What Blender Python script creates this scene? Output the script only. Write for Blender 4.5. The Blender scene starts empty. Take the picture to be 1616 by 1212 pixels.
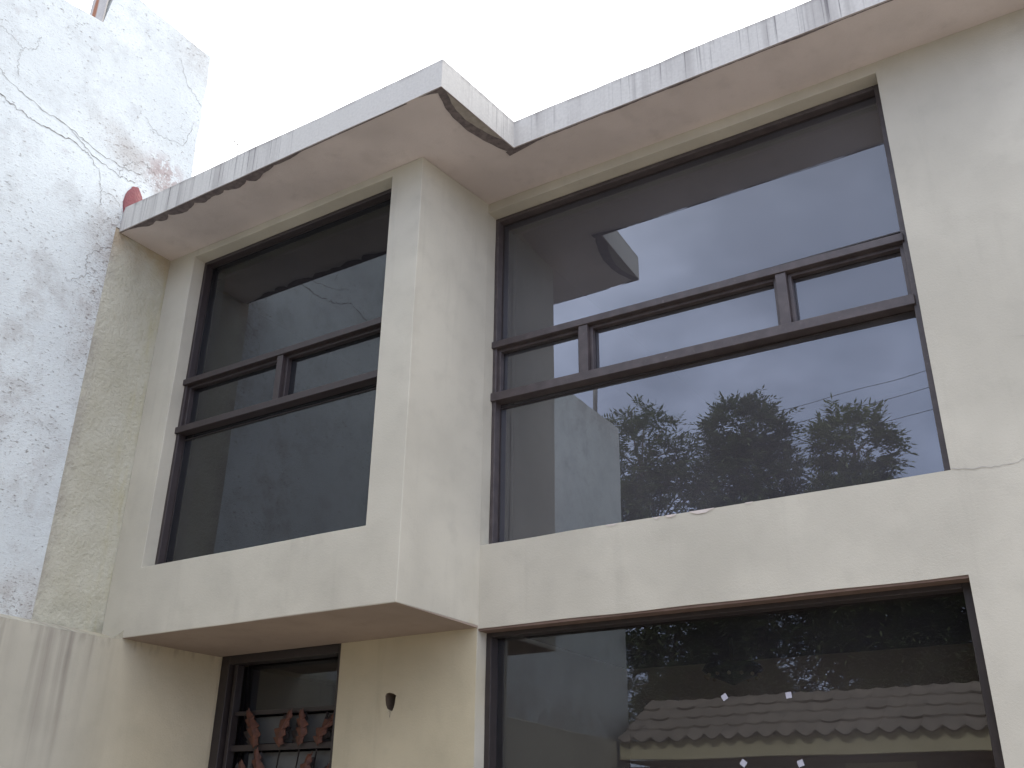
import bpy, bmesh, math, random
import numpy as np
from mathutils import Vector, noise, Matrix
random.seed(7)
R = math.radians
C = bpy.context.scene.collection

# ------------------------------------------------------------------ camera
cam_d = bpy.data.cameras.new('camera'); cam = bpy.data.objects.new('camera', cam_d); C.objects.link(cam)
bpy.context.scene.camera = cam
rr = Vector((0.83226866, 0.55400281, 0.02024252)); uu = Vector((0.22430394, -0.36991054, 0.90158413)); ff = Vector((-0.50696806, 0.74581974, 0.43212996))
cam.matrix_world = Matrix(((rr.x, uu.x, -ff.x, 3.2147), (rr.y, uu.y, -ff.y, -4.5697), (rr.z, uu.z, -ff.z, 1.2106), (0, 0, 0, 1)))
cam_d.sensor_width = 36; cam_d.lens = 36 * 1581.77 / 1616
cam_d.shift_x = (808 - 775.19) / 1616; cam_d.shift_y = (574.96 - 606) / 1616
cam_d.clip_start = 0.05; cam_d.clip_end = 3000

# ------------------------------------------------------------------ sun, sky, exposure
SUN_EL, SUN_AZ = 51.0, -3.0        # azimuth measured from +y towards +x
sc = bpy.context.scene
sc.view_settings.view_transform = 'Standard'; sc.view_settings.look = 'None'
sc.view_settings.exposure = 0.06; sc.view_settings.gamma = 1
sd = bpy.data.lights.new('sun', 'SUN'); sd.energy = 3.0; sd.angle = R(0.5); sd.color = (1, 0.95, 0.87)
sun = bpy.data.objects.new('sun', sd); C.objects.link(sun)
e, a = R(SUN_EL), R(SUN_AZ)
to_sun = Vector((math.sin(a) * math.cos(e), math.cos(a) * math.cos(e), math.sin(e)))
sun.rotation_euler = to_sun.to_track_quat('Z', 'Y').to_euler(); sun.location = (0, 8, 20)

# ------------------------------------------------------------------ shader expression helper
class X:
    def __init__(s, nt, sock): s.nt, s.s = nt, sock
    def _m(s, op, *o, clamp=False):
        n = s.nt.nodes.new('ShaderNodeMath'); n.operation = op; n.use_clamp = clamp
        for i, v in enumerate((s,) + o):
            if isinstance(v, X): s.nt.links.new(v.s, n.inputs[i])
            else: n.inputs[i].default_value = v
        return X(s.nt, n.outputs[0])
    def __add__(s, o): return s._m('ADD', o)
    def __sub__(s, o): return s._m('SUBTRACT', o)
    def __mul__(s, o): return s._m('MULTIPLY', o)
    def __truediv__(s, o): return s._m('DIVIDE', o)
    def abs(s): return s._m('ABSOLUTE')
    def min(s, o): return s._m('MINIMUM', o)
    def max(s, o): return s._m('MAXIMUM', o)
    def pow(s, o): return s._m('POWER', o)
    def inv(s): return s._m('MULTIPLY', -1.0) + 1.0
    def step(s, lo, hi):           # smoothstep, lo -> 0, hi -> 1
        n = s.nt.nodes.new('ShaderNodeMapRange'); n.interpolation_type = 'SMOOTHSTEP'
        s.nt.links.new(s.s, n.inputs[0])
        if lo < hi: n.inputs[1].default_value = lo; n.inputs[2].default_value = hi; n.inputs[3].default_value = 0; n.inputs[4].default_value = 1
        else: n.inputs[1].default_value = hi; n.inputs[2].default_value = lo; n.inputs[3].default_value = 1; n.inputs[4].default_value = 0
        return X(s.nt, n.outputs[0])

class Mat:
    def __init__(s, name, rough=0.85):
        s.m = bpy.data.materials.new(name); s.m.use_nodes = True; s.nt = s.m.node_tree
        s.b = s.nt.nodes['Principled BSDF']; s.b.inputs['Roughness'].default_value = rough
        g = s.nt.nodes.new('ShaderNodeNewGeometry'); s.pos = g.outputs['Position']
        sp = s.nt.nodes.new('ShaderNodeSeparateXYZ'); s.nt.links.new(s.pos, sp.inputs[0])
        s.x, s.y, s.z = (X(s.nt, sp.outputs[i]) for i in range(3))
    def vec(s, x, y, z):
        n = s.nt.nodes.new('ShaderNodeCombineXYZ')
        for i, v in enumerate((x, y, z)):
            if isinstance(v, X): s.nt.links.new(v.s, n.inputs[i])
            else: n.inputs[i].default_value = v
        return n.outputs[0]
    def scaled(s, sx, sy, sz): return s.vec(s.x * sx, s.y * sy, s.z * sz)
    def noise(s, scale, detail=4, rough=0.55, vec=None, dist=0.0):
        n = s.nt.nodes.new('ShaderNodeTexNoise'); n.inputs['Scale'].default_value = scale
        n.inputs['Detail'].default_value = detail; n.inputs['Roughness'].default_value = rough; n.inputs['Distortion'].default_value = dist
        s.nt.links.new(vec if vec is not None else s.pos, n.inputs['Vector'])
        return X(s.nt, n.outputs['Fac'])
    def voro(s, scale, vec=None, feature='F1'):
        n = s.nt.nodes.new('ShaderNodeTexVoronoi'); n.feature = feature; n.inputs['Scale'].default_value = scale
        s.nt.links.new(vec if vec is not None else s.pos, n.inputs['Vector'])
        return X(s.nt, n.outputs['Distance'])
    def blob(s, a, b, ca, cb, ra, rb, soft=0.8):   # 1 inside an ellipse of the two axes, 0 outside
        d = (((a - ca) / ra).pow(2.0) + ((b - cb) / rb).pow(2.0)).pow(0.5)
        return d.step(1.0 + soft * .5, 1.0 - soft * .5 if soft < 2 else 0.0)
    def mix(s, fac, c1, c2):
        n = s.nt.nodes.new('ShaderNodeMix'); n.data_type = 'RGBA'
        s.nt.links.new(fac.s, n.inputs[0]) if isinstance(fac, X) else setattr(n.inputs[0], 'default_value', fac)
        for k, c in ((6, c1), (7, c2)):
            if isinstance(c, tuple): n.inputs[k].default_value = (*c, 1)
            else: s.nt.links.new(c, n.inputs[k])
        return n.outputs[2]
    def color(s, c):
        if isinstance(c, tuple): s.b.inputs['Base Color'].default_value = (*c, 1)
        else: s.nt.links.new(c, s.b.inputs['Base Color'])
        return s
    def bump(s, h, strength=0.3, dist=0.01):
        n = s.nt.nodes.new('ShaderNodeBump'); n.inputs['Strength'].default_value = strength; n.inputs['Distance'].default_value = dist
        s.nt.links.new(h.s, n.inputs['Height']); s.nt.links.new(n.outputs[0], s.b.inputs['Normal'])
        return s

# world: physical sky with drifting white cloud, brightest on the sun's side
w = bpy.data.worlds.new('World'); sc.world = w; w.use_nodes = True
nt = w.node_tree; bg = nt.nodes['Background']; bg.inputs['Strength'].default_value = 0.1
sky = nt.nodes.new('ShaderNodeTexSky'); sky.sky_type = 'NISHITA'; sky.sun_disc = False
sky.sun_elevation = R(SUN_EL); sky.sun_rotation = R(SUN_AZ); sky.air_density = 1.0; sky.dust_density = 2.0; sky.altitude = 1500
tc = nt.nodes.new('ShaderNodeTexCoord'); sep = nt.nodes.new('ShaderNodeSeparateXYZ'); nt.links.new(tc.outputs['Generated'], sep.inputs[0])
dx, dy, dz = (X(nt, sep.outputs[i]) for i in range(3))
den = dz.max(0.02) + 0.25
cv = nt.nodes.new('ShaderNodeCombineXYZ')
nt.links.new((dx / den).s, cv.inputs[0]); nt.links.new((dy / den).s, cv.inputs[1])
cn = nt.nodes.new('ShaderNodeTexNoise'); cn.inputs['Scale'].default_value = 1.3; cn.inputs['Detail'].default_value = 6; cn.inputs['Roughness'].default_value = 0.55
nt.links.new(cv.outputs[0], cn.inputs['Vector'])
cl = X(nt, cn.outputs['Fac'])
sunside = dx * to_sun.x + dy * to_sun.y + dz * to_sun.z
cover = (cl.step(0.30, 0.66) * 0.5 + 0.5).max(sunside.step(-0.1, 0.45))
mx = nt.nodes.new('ShaderNodeMix'); mx.data_type = 'RGBA'
nt.links.new(cover.s, mx.inputs[0]); nt.links.new(sky.outputs[0], mx.inputs[6])
cc = nt.nodes.new('ShaderNodeCombineColor')
lum = (cl.step(.32, .68) * 7.0 + sunside.step(-0.3, 0.9) * 2.0) + 18.5
blu = sunside.step(.45, -.35)
nt.links.new((lum * (blu * -.17 + 1.0)).s, cc.inputs[0]); nt.links.new((lum * (blu * -.07 + 1.0)).s, cc.inputs[1]); nt.links.new((lum * (blu * .24 + 1.02)).s, cc.inputs[2])
nt.links.new(cc.outputs[0], mx.inputs[7]); nt.links.new(mx.outputs[2], bg.inputs[0])

# ------------------------------------------------------------------ materials
def cream_mat(name, base, green=0.0):
    k = Mat(name, 0.9)
    big = k.noise(1.3, 3); mid = k.noise(7, 5); fine = k.noise(90, 4, .7); grit = k.noise(330, 2)
    drip = k.noise(1.0, 4, .6, vec=k.scaled(9, 9, .7))
    d = tuple(c * .88 for c in base); l = tuple(min(1, c * 1.06) for c in base)
    c = k.mix(big.step(.3, .7), d, l)
    c = k.mix(mid.step(.45, .8) * .35, c, tuple(v * .74 for v in base))
    c = k.mix(drip.step(.56, .8) * .28, c, tuple(v * .62 for v in base))
    c = k.mix(fine.step(.55, .8) * .18, c, tuple(v * .6 for v in base))
    k.color(c); k.bump(mid * .6 + fine * .35 + grit * .18, .35, .012)
    return k
K_cream = cream_mat('cream_stucco', (.535, .51, .425)); cream = K_cream.m
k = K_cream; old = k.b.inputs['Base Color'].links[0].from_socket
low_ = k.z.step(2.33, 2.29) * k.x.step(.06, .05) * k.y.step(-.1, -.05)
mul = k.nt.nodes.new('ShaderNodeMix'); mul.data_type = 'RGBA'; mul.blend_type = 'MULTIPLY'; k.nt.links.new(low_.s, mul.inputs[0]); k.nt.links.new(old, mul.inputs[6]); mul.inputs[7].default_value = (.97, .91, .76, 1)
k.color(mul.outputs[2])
# soffit: same paint, dustier and pinker
k = cream_mat('soffit_plaster', (.63, .57, .54)); soffit_m = k.m
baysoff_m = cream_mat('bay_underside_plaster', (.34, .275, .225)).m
k = Mat('fascia_concrete', .9)
st = k.noise(1, 3, .6, vec=k.scaled(60, 60, .8)); st2 = k.noise(1, 3, .6, vec=k.scaled(11, 11, .5)); n1 = k.noise(60, 4); blot = k.noise(1.7, 2)
mask = (k.x.step(-.3, -1.1).max(k.x.step(.48, .55) * blot.step(.25, .5))) * .9 + .05
zone = (k.noise(1, 2, .5, vec=k.vec(k.x * 14, k.y * 14, 0.0)).step(.35, .65) * .7 + k.z.step(5.02, 5.18)).min(1.0)
c = k.mix(n1.step(.3, .75), (.56, .55, .515), (.50, .49, .46))
c = k.mix(st2.step(.42, .72) * mask * .7, c, (.32, .305, .29))
c = k.mix(st.step(.53, .72) * mask * zone * .95, c, (.13, .12, .125))
c = k.mix(k.z.step(5.215, 5.245) * st2.step(.35, .6) * .5, c, (.2, .19, .18))
k.color(c); k.bump(n1 * .4 + st * .5, .3, .01); fascia_m = k.m
k = Mat('roof_top_concrete', .95); k.color(k.mix(k.noise(5), (.33, .31, .29), (.2, .19, .18))); rooftop_m = k.m
k = Mat('dark_edge', .95); k.color(k.mix(k.noise(30, 4).step(.3, .7), (.115, .097, .10), (.19, .162, .157))); dark_edge_m = k.m  # dark mottled tone for the bands along the soffit edge
k = Mat('bare_render', .95); k.color(k.mix(k.noise(25, 4).step(.3, .7), (.30, .275, .24), (.38, .35, .31))); bare_m = k.m
k = Mat('hole_brick', .95); k.color(k.mix(k.noise(60), (.13, .095, .06), (.07, .05, .035))); hole_m = k.m
k = Mat('crack_dark', 1); k.color((.16, .14, .13)); crack_m = k.m
k = Mat('crack_faint', 1); k.color((.39, .375, .34)); crackf_m = k.m
k = Mat('paint_chip', .8); k.color(k.mix(k.noise(40), (.66, .63, .59), (.58, .49, .44))); chip_m = k.m

# old white neighbour wall
k = Mat('weathered_white_wall', .92)
lean = k.vec(k.x, k.y * 27 + k.z * 10, k.z * 72 + k.y * -8)          # pits dragged by the trowel
lean2 = k.vec(k.x, k.y * 70 + k.z * 20, k.z * 150 + k.y * -12)
pn = k.noise(1, 5, .62, vec=lean); pn2 = k.noise(1, 3, .6, vec=lean2)
big = k.noise(.9, 4, .6); mid = k.noise(4.5, 6, .65); grit = k.noise(160, 3, .7)
edge = k.y.step(-1.45, -1.16) * k.z.step(3.6, 4.4) * k.z.step(5.5, 5.0)
foot = k.z.step(2.75, 2.4)
belt = ((k.z - 5.62 + (k.y + .9) * .28).abs()).step(.22, .02) * k.y.step(-1.6, -1.2)
patch = k.blob(k.y, k.z, -.83, 5.70, .17, .15, 1.2)
topd = (k.z.step(6.55, 7.0) * k.y.step(-1.1, -.7)).max(k.z.step(5.7, 6.3) * k.y.step(-2.4, -3.6))
old_stain = k.noise(1, 6, .68, vec=k.vec(k.x, k.y * 1.6, k.z * .7)).step(.50, .68) * k.y.step(-1.7, -3.2)
sw = k.blob(k.y, k.z, -1.6, 3.6, .35, 1.3, 1.6) * .5
dirt = edge.max(foot).max(belt * .8).max(topd * .6).max(sw * mid.step(.35, .65))
c = k.mix(big.step(.35, .7), (.68, .735, .745), (.60, .65, .665))
c = k.mix(mid.step(.45, .75) * .55, c, (.48, .51, .52))
c = k.mix(k.noise(11, 6, .7).step(.55, .75) * .4, c, (.47, .45, .45))
c = k.mix((dirt * mid.step(.30, .62)) * .62, c, (.40, .365, .335))
c = k.mix(old_stain * mid.step(.3, .65) * .55, c, (.33, .33, .33))
c = k.mix(patch * k.noise(14, 5, .7).step(.42, .52) * .7, c, (.34, .25, .24))
dens = k.noise(1.1, 3, .6)
pits = (pn + dirt * .05 + (dens - .5) * .14).step(.630, .685)
c = k.mix(pits * .7, c, (.27, .24, .225))
c = k.mix((pn2 + dirt * .08).step(.635, .70) * .65, c, (.30, .275, .26))
k.color(c)
k.bump(mid * .8 + grit * .1 + pits * -1.3 + pn2 * .35 + pn * .4, .55, .018); white_m = k.m
k = Mat('raw_concrete_rust', .95)
c = k.mix(k.noise(9, 5), (.55, .53, .50), (.36, .34, .32))
c = k.mix(k.blob(k.x, k.z, -2.475, 6.72, .028, .3, .8), c, (.30, .13, .07)); k.color(c).bump(k.noise(40), .4); raw_m = k.m
# yellow rough band on the same wall
k = Mat('rough_yellow_stucco', .92)
ln = k.noise(1, 4, .6, vec=k.vec(k.x, k.y * 22 + k.z * 6, k.z * 34)); mid = k.noise(5, 5, .6); grit = k.noise(120, 3, .7)
c = k.mix(mid.step(.3, .75), (.51, .50, .415), (.45, .435, .345))
c = k.mix(k.y.step(-.86, -.66) * k.noise(3, 4, .6, vec=k.scaled(1, 6, 1)).step(.4, .7) * .5, c, (.43, .40, .24))
c = k.mix(k.y.step(-1.02, -1.13) * mid.step(.35, .6) * .6, c, (.33, .31, .28))
c = k.mix(k.z.step(4.75, 5.05) * mid.step(.3, .6) * .5, c, (.42, .30, .17))
c = k.mix(k.z.step(2.55, 2.3) * mid.step(.4, .6) * .6, c, (.22, .22, .18))
c = k.mix(ln.step(.67, .72) * .35, c, (.29, .27, .21))
k.color(c); lump = k.noise(38, 3, .6); k.bump(mid * .8 + ln * .8 + lump * .8 + grit * .3, .8, .014); yellow_m = k.m
# lower boundary wall with drip stains
k = cream_mat('stained_boundary_plaster', (.51, .49, .41))
wob = (k.noise(1, 3, .6, vec=k.vec(k.x, k.y * 6, k.z * 1.6)) - .5) * .05
nd = k.noise(1, 4, .6, vec=k.vec(k.x, k.y * 75, k.z * .8)); brk = k.noise(1, 3, .6, vec=k.vec(k.x, k.y * 9, k.z * 3))
s_ = None
for cy_, wd_, ln_, am_ in ((-.985, .030, 1.1, .85), (-1.035, .03, 1.0, .55), (-1.12, .05, 1.2, .65), (-1.19, .025, .8, .5), (-.845, .018, .5, .5), (-.86, .035, .9, .28), (-1.42, .02, .5, .6), (-1.36, .06, 1.0, .25), (-.70, .02, .6, .15)):
    f_ = ((k.y + wob - cy_).abs() / wd_).step(1.25, 0.0) * k.z.step(2.3 - ln_, 2.25) * am_
    s_ = f_ if s_ is None else s_.max(f_)
s_ = s_ * (nd.step(.25, .6) * .5 + .5) * (brk.step(.2, .6) * .5 + .5)
top_d = k.z.step(2.20, 2.29) * k.noise(1, 4, .6, vec=k.vec(k.x, k.y * 25, k.z * 6)).step(.45, .65)
old = k.b.inputs['Base Color'].links[0].from_socket
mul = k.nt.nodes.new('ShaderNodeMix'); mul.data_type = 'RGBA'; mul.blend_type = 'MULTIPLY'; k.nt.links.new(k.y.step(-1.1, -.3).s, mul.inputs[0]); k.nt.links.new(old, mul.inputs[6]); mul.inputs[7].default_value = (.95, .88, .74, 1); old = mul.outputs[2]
k.color(k.mix(s_.max(top_d * .5) * .72, old, (.165, .14, .125))); boundary_m = k.m

k = Mat('brown_painted_steel', .42)
n = k.noise(14, 5); c = k.mix(n.step(.3, .8), (.060, .049, .050), (.095, .079, .078)); c = k.mix(k.noise(60, 3).step(.66, .74) * .6, c, (.17, .15, .14))
k.color(c).bump(k.noise(110, 3), .15, .004); frame_m = k.m
k = Mat('dark_brown_steel', .45); k.color(k.mix(k.noise(14, 5), (.030, .023, .024), (.055, .043, .043))); frame2_m = k.m
k = Mat('brown_lintel', .9); k.color(k.mix(k.noise(20, 5), (.12, .075, .055), (.20, .14, .11))).bump(k.noise(40), .5, .005); lintel_m = k.m
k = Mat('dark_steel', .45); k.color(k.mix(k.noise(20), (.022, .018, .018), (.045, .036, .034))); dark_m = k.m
k = Mat('putty', .8); k.color(k.mix(k.noise(60).step(.4, .6), (.1, .09, .085), (.02, .02, .02))); putty_m = k.m
k = Mat('rust_red_iron', .6); k.color(k.mix(k.noise(25, 5).step(.3, .7), (.12, .042, .022), (.06, .024, .016))).bump(k.noise(70), .3, .004); rust_m = k.m
k = Mat('frosted_panel', .5); k.color(k.mix(k.noise(18), (.085, .09, .088), (.12, .125, .122))); frost_m = k.m

def glass(name, ior=1.86, tint=(.30, .32, .34), wav=.0012, dust_haze=.05):
    m = bpy.data.materials.new(name); m.use_nodes = True; nt = m.node_tree; nt.nodes.clear()
    out = nt.nodes.new('ShaderNodeOutputMaterial'); mx = nt.nodes.new('ShaderNodeMixShader'); fr = nt.nodes.new('ShaderNodeFresnel')
    fr.inputs['IOR'].default_value = ior
    gl = nt.nodes.new('ShaderNodeBsdfGlossy'); gl.inputs['Roughness'].default_value = 0.0; gl.inputs['Color'].default_value = (.90, .95, 1, 1)
    tr = nt.nodes.new('ShaderNodeBsdfTransparent'); tr.inputs['Color'].default_value = (*tint, 1)
    g = nt.nodes.new('ShaderNodeNewGeometry')
    no = nt.nodes.new('ShaderNodeTexNoise'); no.inputs['Scale'].default_value = 1.6; no.inputs['Detail'].default_value = 1; nt.links.new(g.outputs['Position'], no.inputs['Vector'])
    bu = nt.nodes.new('ShaderNodeBump'); bu.inputs['Strength'].default_value = 1; bu.inputs['Distance'].default_value = wav
    nt.links.new(no.outputs['Fac'], bu.inputs['Height']); nt.links.new(bu.outputs[0], gl.inputs['Normal'])
    nt.links.new(fr.outputs[0], mx.inputs[0]); nt.links.new(tr.outputs[0], mx.inputs[1]); nt.links.new(gl.outputs[0], mx.inputs[2])
    # dusty film; on the upper window its paleness paints in glare haze
    df = nt.nodes.new('ShaderNodeBsdfDiffuse'); df.inputs['Color'].default_value = (.5, .48, .53, 1)
    mp = nt.nodes.new('ShaderNodeMapping'); mp.inputs['Scale'].default_value = (1.6, 1.6, .9); nt.links.new(g.outputs['Position'], mp.inputs[0])
    n2 = nt.nodes.new('ShaderNodeTexNoise'); n2.inputs['Scale'].default_value = 1.5; n2.inputs['Detail'].default_value = 5; nt.links.new(mp.outputs[0], n2.inputs['Vector'])
    fac = X(nt, n2.outputs['Fac']).step(.2, .9) * (dust_haze * .45) + dust_haze * .55
    m2 = nt.nodes.new('ShaderNodeMixShader'); nt.links.new(fac.s, m2.inputs[0]); nt.links.new(mx.outputs[0], m2.inputs[1]); nt.links.new(df.outputs[0], m2.inputs[2])
    nt.links.new(m2.outputs[0], out.inputs[0]); return m
glass_m = glass('tinted_glass', 2.35, dust_haze=.13); glass_bay = glass('tinted_glass_bay', 1.75, dust_haze=.03); glass_low = glass('tinted_glass_ground_floor', 1.8, (.62, .61, .58), .0012, .03)

k = Mat('interior_plaster', .9); k.color(k.mix(k.noise(3), (.52, .50, .47), (.58, .56, .53))); inner_m = k.m
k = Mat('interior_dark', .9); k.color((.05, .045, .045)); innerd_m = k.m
k = Mat('patio_paving', .9)
c = k.mix(k.noise(2.5, 6).step(.3, .7), (.40, .345, .29), (.33, .285, .245)); c = k.mix(k.y.step(-8.3, -8.5), c, k.mix(k.noise(20, 5), (.07, .07, .07), (.13, .12, .11)))
k.color(c).bump(k.noise(50), .3); ground_m = k.m
k = Mat('clay_tiles', .8); n = k.noise(6, 5); c = k.mix(n.step(.3, .7), (.25, .215, .19), (.17, .15, .135)); c = k.mix(k.noise(30, 4).step(.55, .7) * .6, c, (.10, .09, .08)); k.color(c).bump(k.noise(60), .4); tile_m = k.m
k = Mat('porch_cream_paint', .7); k.color(k.mix(k.noise(8), (.78, .72, .50), (.66, .60, .42))); pcream_m = k.m
k = Mat('red_brown_wood', .5); n = k.noise(1, 5, .6, vec=k.scaled(30, 30, 2)); k.color(k.mix(n.step(.3, .7), (.17, .065, .045), (.09, .035, .028))).bump(n, .3); wood_m = k.m
k = Mat('bark', .95); n = k.noise(1, 5, vec=k.scaled(20, 20, 5)); k.color(k.mix(n, (.11, .085, .065), (.2, .17, .14))).bump(n, .8, .02); bark_m = k.m
def leaf_mat(name, a_, b_):
    k = Mat(name, .55); c = k.mix(k.noise(2.2, 3).step(.3, .7), a_, b_); c = k.mix(k.noise(25, 2).step(.6, .75) * .5, c, (.13, .12, .04)); k.color(c)
    k.b.inputs['Subsurface Weight'].default_value = 0
    tr = k.nt.nodes.new('ShaderNodeBsdfTranslucent'); k.nt.links.new(c, tr.inputs[0]); mx = k.nt.nodes.new('ShaderNodeMixShader'); mx.inputs[0].default_value = .3
    k.nt.links.new(k.b.outputs[0], mx.inputs[1]); k.nt.links.new(tr.outputs[0], mx.inputs[2]); k.nt.links.new(mx.outputs[0], k.nt.nodes['Material Output'].inputs[0])
    return k.m
leaf_ms = [leaf_mat('leaves_a', (.09, .125, .06), (.13, .165, .08)), leaf_mat('leaves_b', (.08, .11, .055), (.115, .145, .075)), leaf_mat('leaves_c', (.12, .15, .07), (.16, .19, .09))]
k = Mat('galvanised_steel', .4); k.b.inputs['Metallic'].default_value = .6; k.color(k.mix(k.noise(20), (.22, .22, .22), (.32, .31, .3))); galv_m = k.m
k = Mat('cable', .7); k.color((.03, .03, .03)); cable_m = k.m
k = Mat('red_sealant', .8); k.color(k.mix(k.noise(25, 4), (.27, .085, .09), (.19, .07, .075))).bump(k.noise(60), .6); red_m = k.m
k = Mat('dry_stem', .9); k.color((.10, .09, .07)); stem_m = k.m
k = Mat('white_paper', .7); k.color((.42, .42, .48)); paper_m = k.m
k = Mat('crystal', .15); k.color((.5, .45, .35)); cryst_m = k.m

# ------------------------------------------------------------------ object helpers
def thing(name, label, cat, loc=(0, 0, 0), group=None):
    o = bpy.data.objects.new(name, None); C.objects.link(o); o.location = loc; o['label'] = label; o['category'] = cat
    o.empty_display_size = .2
    if group: o['group'] = group
    return o
def wloc(o):
    v = Vector((0, 0, 0))
    while o is not None: v += o.location; o = o.parent
    return v
def obj(name, bm, mats, parent=None, loc=None, smooth=False, bev=0, label=None, keep=False):
    """link one mesh; vertices are given in world coordinates"""
    me = bpy.data.meshes.new(name)
    org = Vector(loc) if loc is not None else (wloc(parent) if parent else Vector((0, 0, 0)))
    if isinstance(bm, bmesh.types.BMesh):
        bmesh.ops.translate(bm, verts=bm.verts, vec=-org)
        if not keep: bmesh.ops.recalc_face_normals(bm, faces=bm.faces)
        bm.to_mesh(me); bm.free()
    else:
        vs, fs = bm; me.from_pydata([tuple(Vector(v) - org) for v in vs], [], fs)
    for m in (mats if isinstance(mats, (list, tuple)) else [mats]): me.materials.append(m)
    o = bpy.data.objects.new(name, me); C.objects.link(o)
    if parent: o.parent = parent; o.location = org - wloc(parent)
    else: o.location = org
    if smooth:
        for p in me.polygons: p.use_smooth = True
        me.set_sharp_from_angle(angle=R(35))
    if bev:
        b = o.modifiers.new('bevel', 'BEVEL'); b.width = bev; b.segments = 2; b.limit_method = 'ANGLE'; b.angle_limit = R(50)
    if label: o['label'] = label
    return o
def tag(o, label, cat, group=None):
    o['label'] = label; o['category'] = cat
    if group: o['group'] = group
    return o
def box(bm, x0, x1, y0, y1, z0, z1, mi=0, shear=0.0):
    v = [bm.verts.new((x, y, z + shear * x)) for x in (x0, x1) for y in (y0, y1) for z in (z0, z1)]
    for f in ((0, 1, 3, 2), (4, 6, 7, 5), (0, 4, 5, 1), (2, 3, 7, 6), (0, 2, 6, 4), (1, 5, 7, 3)):
        fc = bm.faces.new([v[i] for i in f]); fc.material_index = mi
def tube(bm, pts, rad, n=8, mi=0, taper=None):
    pts = [Vector(p) for p in pts]; rings = []
    for i, p in enumerate(pts):
        d = (pts[min(i + 1, len(pts) - 1)] - pts[max(i - 1, 0)]).normalized()
        a_ = d.cross(Vector((0, 0, 1)));
        if a_.length < .05: a_ = d.cross(Vector((1, 0, 0)))
        a_.normalize(); b_ = d.cross(a_)
        r = rad if taper is None else rad + (taper - rad) * i / (len(pts) - 1)
        rings.append([bm.verts.new(p + (a_ * math.cos(t) + b_ * math.sin(t)) * r) for t in [2 * math.pi * j / n for j in range(n)]])
    for i in range(len(rings) - 1):
        for j in range(n):
            f = bm.faces.new((rings[i][j], rings[i][(j + 1) % n], rings[i + 1][(j + 1) % n], rings[i + 1][j])); f.material_index = mi; f.smooth = True
    for rg, rv in ((rings[0], True), (rings[-1], False)):
        f = bm.faces.new(rg[::-1] if rv else rg); f.material_index = mi
def seglist(cuts, step):
    out = []
    for a_, b_ in zip(cuts[:-1], cuts[1:]):
        n = max(1, int(math.ceil((b_ - a_) / step)))
        out += [a_ + (b_ - a_) * i / n for i in range(n)]
    return out + [cuts[-1]]
def panel(cutx, cutz, holes, y0, y1, P=lambda x, y, z: (x, y, z), step=.07, wob=.005, bm=None, seed=0):
    """wall slab in x-z with rectangular openings; the surface is trowelled slightly uneven"""
    bm = bm or bmesh.new(); xs = seglist(cutx, step); zs = seglist(cutz, step); V = {}
    ins = lambda i, j: 0 <= i < len(xs) - 1 and 0 <= j < len(zs) - 1 and not any(h[0] - 1e-6 < (xs[i] + xs[i + 1]) / 2 < h[1] + 1e-6 and h[2] - 1e-6 < (zs[j] + zs[j + 1]) / 2 < h[3] + 1e-6 for h in holes)
    def v(i, j, k):
        if (i, j, k) not in V:
            x, z = xs[i], zs[j]; q = Vector((x * 2.3 + seed, z * 2.3, k * 9.0))
            dx_ = noise.noise(q) * wob; dz_ = noise.noise(q + Vector((31, 7, 3))) * wob; dy_ = noise.noise(q * .6 + Vector((3, 17, 5))) * wob * .8 if k == 0 else 0
            if i in (0, len(xs) - 1): dx_ = 0
            if j in (0, len(zs) - 1): dz_ *= .5
            V[(i, j, k)] = bm.verts.new(P(x + dx_, (y0, y1)[k] + dy_, z + dz_))
        return V[(i, j, k)]
    for i in range(len(xs) - 1):
        for j in range(len(zs) - 1):
            if not ins(i, j): continue
            bm.faces.new((v(i, j, 0), v(i + 1, j, 0), v(i + 1, j + 1, 0), v(i, j + 1, 0)))
            bm.faces.new((v(i, j, 1), v(i, j + 1, 1), v(i + 1, j + 1, 1), v(i + 1, j, 1)))
            if not ins(i - 1, j): bm.faces.new((v(i, j, 0), v(i, j + 1, 0), v(i, j + 1, 1), v(i, j, 1)))
            if not ins(i + 1, j): bm.faces.new((v(i + 1, j, 0), v(i + 1, j, 1), v(i + 1, j + 1, 1), v(i + 1, j + 1, 0)))
            if not ins(i, j - 1): bm.faces.new((v(i, j, 0), v(i, j, 1), v(i + 1, j, 1), v(i + 1, j, 0)))
            if not ins(i, j + 1): bm.faces.new((v(i, j + 1, 0), v(i + 1, j + 1, 0), v(i + 1, j + 1, 1), v(i, j + 1, 1)))
    return bm
def crack(bm, pts, nrm, width=.004, mi=1, off=.0035, jit=.012, seed=1, sub=9):
    """a thin jagged crack as a strip lying on a wall; pts in 3D, nrm = outward normal"""
    rnd = random.Random(seed); pts = [Vector(p) for p in pts]; nrm = Vector(nrm); line = []
    for a_, b_ in zip(pts[:-1], pts[1:]):
        d = b_ - a_; side = nrm.cross(d).normalized()
        for i in range(sub): line.append(a_ + d * (i / sub) + side * (rnd.uniform(-jit, jit) if i else 0))
    line.append(pts[-1]); prev = None
    for i, p in enumerate(line):
        d = (line[min(i + 1, len(line) - 1)] - line[max(i - 1, 0)]); s = nrm.cross(d).normalized()
        w_ = width * (.35 + .65 * rnd.random()) * (0.3 if i in (0, len(line) - 1) else 1)
        a_, b_ = bm.verts.new(p + s * w_ / 2 + nrm * off), bm.verts.new(p - s * w_ / 2 + nrm * off)
        if prev: f = bm.faces.new((prev[0], a_, b_, prev[1])); f.material_index = mi
        prev = (a_, b_)

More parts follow.
